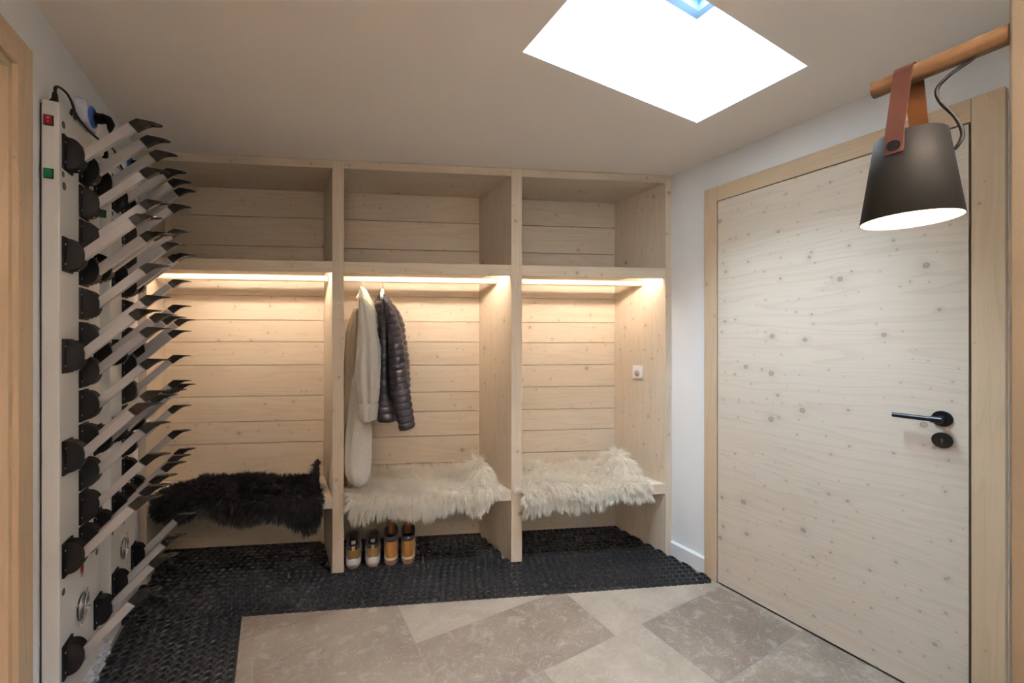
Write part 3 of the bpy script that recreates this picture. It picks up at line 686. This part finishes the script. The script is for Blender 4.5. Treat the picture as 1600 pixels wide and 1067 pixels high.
# ------------------------------------------------------------ garments
def ell(c, a, b, n=26, ud=CU, vd=CN, pw=1., tilt=0., fold=None):
    out = []
    if fold: n = 72
    a0, b0 = a, b
    for k in range(n):
        t_ = 2*pi*k/n
        if fold: ff = 1+fold[0]*(sin(fold[1]*t_+fold[2])+.6*sin((fold[1]*2-1)*t_+fold[2]*2.3)); a, b = a0*(1+(ff-1)*.35), b0*ff
        x = abs(cos(t_))**pw*(1 if cos(t_) >= 0 else -1); y = abs(sin(t_))**pw*(1 if sin(t_) >= 0 else -1)
        out.append(tuple(Vector(c)+ud*a*x+vd*b*y+Vector((0, 0, tilt*x*a))))
    return out
def body(rows, steps, off, th, quilt=0., qn=0, rough=0., seed=1, pw=1., tilt=0., fold=None):
    # rows: (y, xl, xr[, off, th]) sample outline; gives rings with real depth
    rows = [r if len(r) == 5 else (*r, off, th) for r in rows]
    ys = [r[0] for r in rows]; out = []; rg = random.Random(seed)
    for k in range(steps+1):
        y = ys[0]+(ys[-1]-ys[0])*k/steps
        xl, xr, o_, t_ = (float(np.interp(y, ys, [r[i] for r in rows])) for i in (1, 2, 3, 4))
        a = atF(xl, y, o_); b = atF(xr, y, o_); c = (a+b)/2; hw = (b-a).length/2; f = 1.
        if qn: f = 1+quilt*(abs(sin(pi*qn*k/steps))**.45-.8)
        out.append(ell(c, hw*f, t_*(f if qn else 1), pw=pw, tilt=tilt, fold=(fold[0]*(.35+.65*k/steps), fold[1], fold[2]+fold[3]*k/steps) if fold else None))
    return out
def wrinkle(o, st, sc):
    tx = bpy.data.textures.new('w', 'CLOUDS'); tx.noise_scale = sc; tx.noise_depth = 2
    d = o.modifiers.new('d', 'DISPLACE'); d.texture = tx; d.strength = st; d.mid_level = .5; d.texture_coords = 'GLOBAL'
def hanger(px_, lab, off=.185, ang=0., w=.17):
    p = atF(px_, 450, off); q = Vector((p.x, p.y, 0)); h = empty('coat_hanger', (q.x, q.y, 1.60), lab, 'hanger', 'coat hangers on the middle rail')
    dv = (CN*cos(ang)+CU*sin(ang)); pts = []
    for k in range(11):
        a = radians(-35)+radians(215)*k/10; pts.append(q+dv*.0195*cos(a)+Vector((0, 0, 1.664+.0195*sin(a))))
    pts += [q+dv*-.012+Vector((0, 0, 1.648)), q+dv*-.002+Vector((0, 0, 1.636)), q+Vector((0, 0, 1.622)), q+Vector((0, 0, 1.60))]
    P(MB().tube(pts, .0014, 8), 'hook', M['chrome'], h, smooth=True)
    mb = MB(); pp = [q+dv*w*s_+Vector((0, 0, 1.602-.062*abs(s_)**1.3)) for s_ in np.linspace(-1, 1, 17)]
    mb.tube(pp, .009, 10); P(mb, 'shoulder_bar', M['hangerwood'], h, smooth=True); return q
q1 = hanger(567, 'coat hanger carrying the cream coat', ang=.25, w=.07); q2 = hanger(598, 'pale wooden coat hanger carrying the dark puffer jacket', ang=-.15)
ct = empty('coat', (q1.x, q1.y, .44), 'long cream boucle coat hanging at the left of the middle bay', 'coat')
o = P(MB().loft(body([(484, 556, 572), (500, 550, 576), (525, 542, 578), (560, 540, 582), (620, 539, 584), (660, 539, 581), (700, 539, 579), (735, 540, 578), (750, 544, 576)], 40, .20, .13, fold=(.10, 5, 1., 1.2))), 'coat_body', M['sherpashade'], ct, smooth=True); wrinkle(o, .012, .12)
o = P(MB().loft(body([(515, 558, 568, .12, .03), (560, 553.5, 574, .10, .05), (610, 548, 577, .09, .055), (655, 543, 579.5, .07, .055), (690, 540.5, 580, .05, .06), (715, 539.5, 579.5, .02, .06), (740, 541, 578, -.015, .055), (752, 547, 574, -.015, .045), (758, 556, 567, -.015, .03)], 60, 0, .05, fold=(.10, 4, .4, .8))), 'coat_front', M['sherpa'], ct, smooth=True); wrinkle(o, .006, .1)
o = P(MB().loft(body([(468, 563, 571), (478, 561, 580), (490, 560, 584), (510, 559.5, 588), (542, 557, 594), (566, 556, 594.5), (590, 556, 594), (612, 558, 592.5), (628, 561.5, 590.5), (632, 566, 587)], 60, -.01, .055, fold=(.13, 5, .3, -.8))), 'sleeve', M['sherpa'], ct, smooth=True); wrinkle(o, .007, .07)
o = P(MB().loft(body([(629, 563, 589), (631, 560.5, 591), (638, 560.5, 590.5), (650, 562.5, 589), (655, 563.5, 588), (656, 566, 586)], 16, -.01, .060, fold=(.10, 6, .3, .5))), 'cuff', M['sherpa'], ct, smooth=True)
o = P(MB().loft(body([(449, 564, 568), (453, 562, 572.5), (460, 561, 576.5), (469, 561.5, 580), (480, 563, 586), (493, 568, 592), (508, 578, 593), (512, 584, 592)], 26, .10, .05)), 'collar', M['sherpab'], ct, smooth=True); wrinkle(o, .006, .03)
pj = empty('puffer_jacket', (q2.x, q2.y, .75), 'dark plum quilted puffer jacket hanging beside the cream coat', 'jacket')
o = P(MB().loft(body([(472, 588, 612), (480, 588, 619), (492, 589, 627), (508, 590, 632.5), (542, 591, 636), (566, 591, 639.5), (600, 590.5, 641), (625, 590, 640), (640, 590, 630), (656, 590, 623)], 240, .14, .10, .12, 19)), 'jacket_body', M['puffer'], pj, smooth=True); wrinkle(o, .010, .03)
o = P(MB().loft(body([(468, 597, 606), (474, 597, 610), (484, 596.5, 612), (500, 596, 607), (540, 596, 607), (600, 594, 607), (630, 591, 611), (656, 591, 618)], 220, .02, .035, .22, 18)), 'jacket_front', M['puffer'], pj, smooth=True)
o = P(MB().loft(body([(476, 604, 610), (484, 603.5, 616), (495, 604, 621), (525, 606, 629), (550, 607, 632.5), (576, 607.5, 635), (600, 609, 638.5), (620, 611.5, 641.5), (640, 616.5, 644.5), (655, 620.5, 647), (664, 622.5, 648), (670, 624, 647)], 260, -.01, .045, .13, 19, tilt=.16)), 'sleeve', M['puffer'], pj, smooth=True); wrinkle(o, .009, .028)
o = P(MB().loft(body([(461, 591, 603), (464, 588, 607), (470, 585.5, 612), (480, 586, 614), (490, 590, 610)], 50, .13, .06, .06, 4)), 'collar', M['puffer'], pj, smooth=True)
# ------------------------------------------------------------ footwear (heel at the origin, toe along +Y)
def foot_ring(L, w, wh, z, sl=0., y0=0., n=36, hz=0.):
    out = []
    for k in range(n):
        t_ = 2*pi*k/n; cc = cos(t_); cc = abs(cc)**(.48 if cc > 0 else .95)*(1 if cc > 0 else -1); yy = (1-cc)/2; wid = wh*(1-yy)+w*yy; wid *= (1-.10*sin(pi*yy)**2 if yy < .55 else 1)
        s_ = sin(t_); s_ = abs(s_)**.72*(1 if s_ > 0 else -1)
        out.append((wid*s_, y0+L*yy, z+sl*yy+hz*(1-yy)**3))
    return out
def shoe(kind, loc, rz, lab, grp):
    r = empty('hiking_shoe' if kind == 1 else 'leather_boot', loc, lab, 'shoe' if kind == 1 else 'boot', grp); r['o'] = (0, 0, 0)
    def B(mb, nm, mt, **kw): return mb.build(nm, mt, r, **kw)
    if kind == 1:
        B(MB().loft([foot_ring(.275, .046, .038, 0), foot_ring(.285, .048, .041, .004), foot_ring(.288, .049, .042, .012)]), 'outsole', M['gum'], smooth=False, bevel=.001)
        B(MB().loft([foot_ring(.290, .050, .043, .012, hz=.0), foot_ring(.292, .051, .0445, .024, y0=-.004), foot_ring(.288, .050, .042, .040, y0=-.002, hz=.004), foot_ring(.280, .047, .036, .044, hz=.012)]), 'midsole', M['midsole'], smooth=True)
        B(MB().loft([foot_ring(.280, .046, .036, .034), foot_ring(.276, .047, .039, .055, y0=.000), foot_ring(.262, .045, .0385, .072, y0=.002), foot_ring(.215, .042, .037, .088, y0=.004), foot_ring(.165, .039, .036, .102, y0=.006), foot_ring(.135, .038, .037, .112, .022, y0=.006)], True, False), 'upper', M['nubuck'], smooth=True)
        o_ = B(MB().loft([foot_ring(.140, .0385, .038, .103, .024, y0=.003), foot_ring(.142, .040, .040, .114, .028, y0=.000), foot_ring(.138, .039, .039, .124, .032, y0=.002), foot_ring(.122, .033, .033, .127, .032, y0=.010), foot_ring(.108, .027, .027, .118, .030, y0=.018)], False, False), 'padded_collar', M['collar'], smooth=True)
        B(MB().loft([foot_ring(.110, .028, .028, .120, .030, y0=.017), foot_ring(.120, .030, .030, .07, y0=.016), foot_ring(.16, .030, .028, .045, y0=.016)], False, True), 'lining', M['inside'], smooth=True)
        mb = MB(); mb.box(-.008, -.004, .103, .008, .003, .124, 0); mb.box(-.0035, -.0048, .109, .0035, -.004, .117, 1); B(mb, 'pull_tab', [M['tab'], M['orangemark']], bevel=.001)
        mb = MB(); mb.box(-.013, .060, .098, .011, .0605, .120, 0); vv_ = []
        ob = mb.build('size_label', M['label'], r, origin=(0, .06, .11)); ob.location = (0, .085, .11); ob.rotation_euler = (radians(-55), 0, 0)
    else:
        B(MB().loft([foot_ring(.275, .045, .038, 0), foot_ring(.282, .048, .0415, .004), foot_ring(.282, .048, .0415, .027)]), 'sole', M['brownsole'], bevel=.001)
        B(MB().loft([foot_ring(.284, .049, .0405, .027, y0=-.001), foot_ring(.284, .049, .0405, .038, y0=-.001), foot_ring(.276, .046, .036, .041)]), 'welt', M['welt'], smooth=False, bevel=.001)
        B(MB().loft([foot_ring(.274, .045, .0355, .030), foot_ring(.272, .047, .038, .052, y0=.001), foot_ring(.258, .046, .0385, .075, y0=.003), foot_ring(.200, .042, .037, .095, y0=.006), foot_ring(.150, .039, .0355, .112, y0=.008), foot_ring(.128, .0385, .036, .135, .012, y0=.006)], True, False), 'upper', M['nubuck2'], smooth=True)
        B(MB().loft([foot_ring(.130, .039, .0365, .130, .02, y0=.004), foot_ring(.134, .041, .039, .140, .02, y0=.001), foot_ring(.134, .0405, .0385, .154, .024, y0=.001), foot_ring(.120, .036, .034, .160, .024, y0=.007), foot_ring(.106, .031, .029, .150, .022, y0=.014)], False, False), 'padded_collar', M['collar'], smooth=True)
        B(MB().loft([foot_ring(.108, .032, .030, .152, .02, y0=.013), foot_ring(.12, .031, .030, .09, y0=.014), foot_ring(.16, .030, .028, .045, y0=.014)], False, True), 'lining', M['inside'], smooth=True)
        rg = []
        for z, w_, y_ in ((.13, .026, .105), (.16, .028, .108), (.185, .027, .114), (.205, .022, .122), (.213, .012, .127)):
            rg.append([(w_*cos(a_)*1., y_+.012*abs(sin(a_))*-1+.004*(1 if b_ else 0)+.012, z) for a_, b_ in [(pi*k/10, 0) for k in range(11)]+[(pi*k/10, 1) for k in range(10, -1, -1)]])
        B(MB().loft(rg), 'tongue', M['tongue'], smooth=True)
    r.rotation_euler = (0, 0, rz); return r
def place(xc, offh): return (xc, C0+offh+CS*xc, HM)
shoe(1, place(.396, .030), -.17, 'leftmost of the pair of olive-tan hiking shoes, against the divider', 'pair of hiking shoes')
shoe(1, place(.495, .040), -.21, 'right shoe of the olive-tan hiking pair, next to the boots', 'pair of hiking shoes')
shoe(2, place(.589, .045), -.25, 'wheat leather boot standing next to the hiking shoes', 'pair of leather boots')
shoe(2, place(.676, .045), -.285, 'rightmost wheat leather boot, furthest from the hiking shoes', 'pair of leather boots')
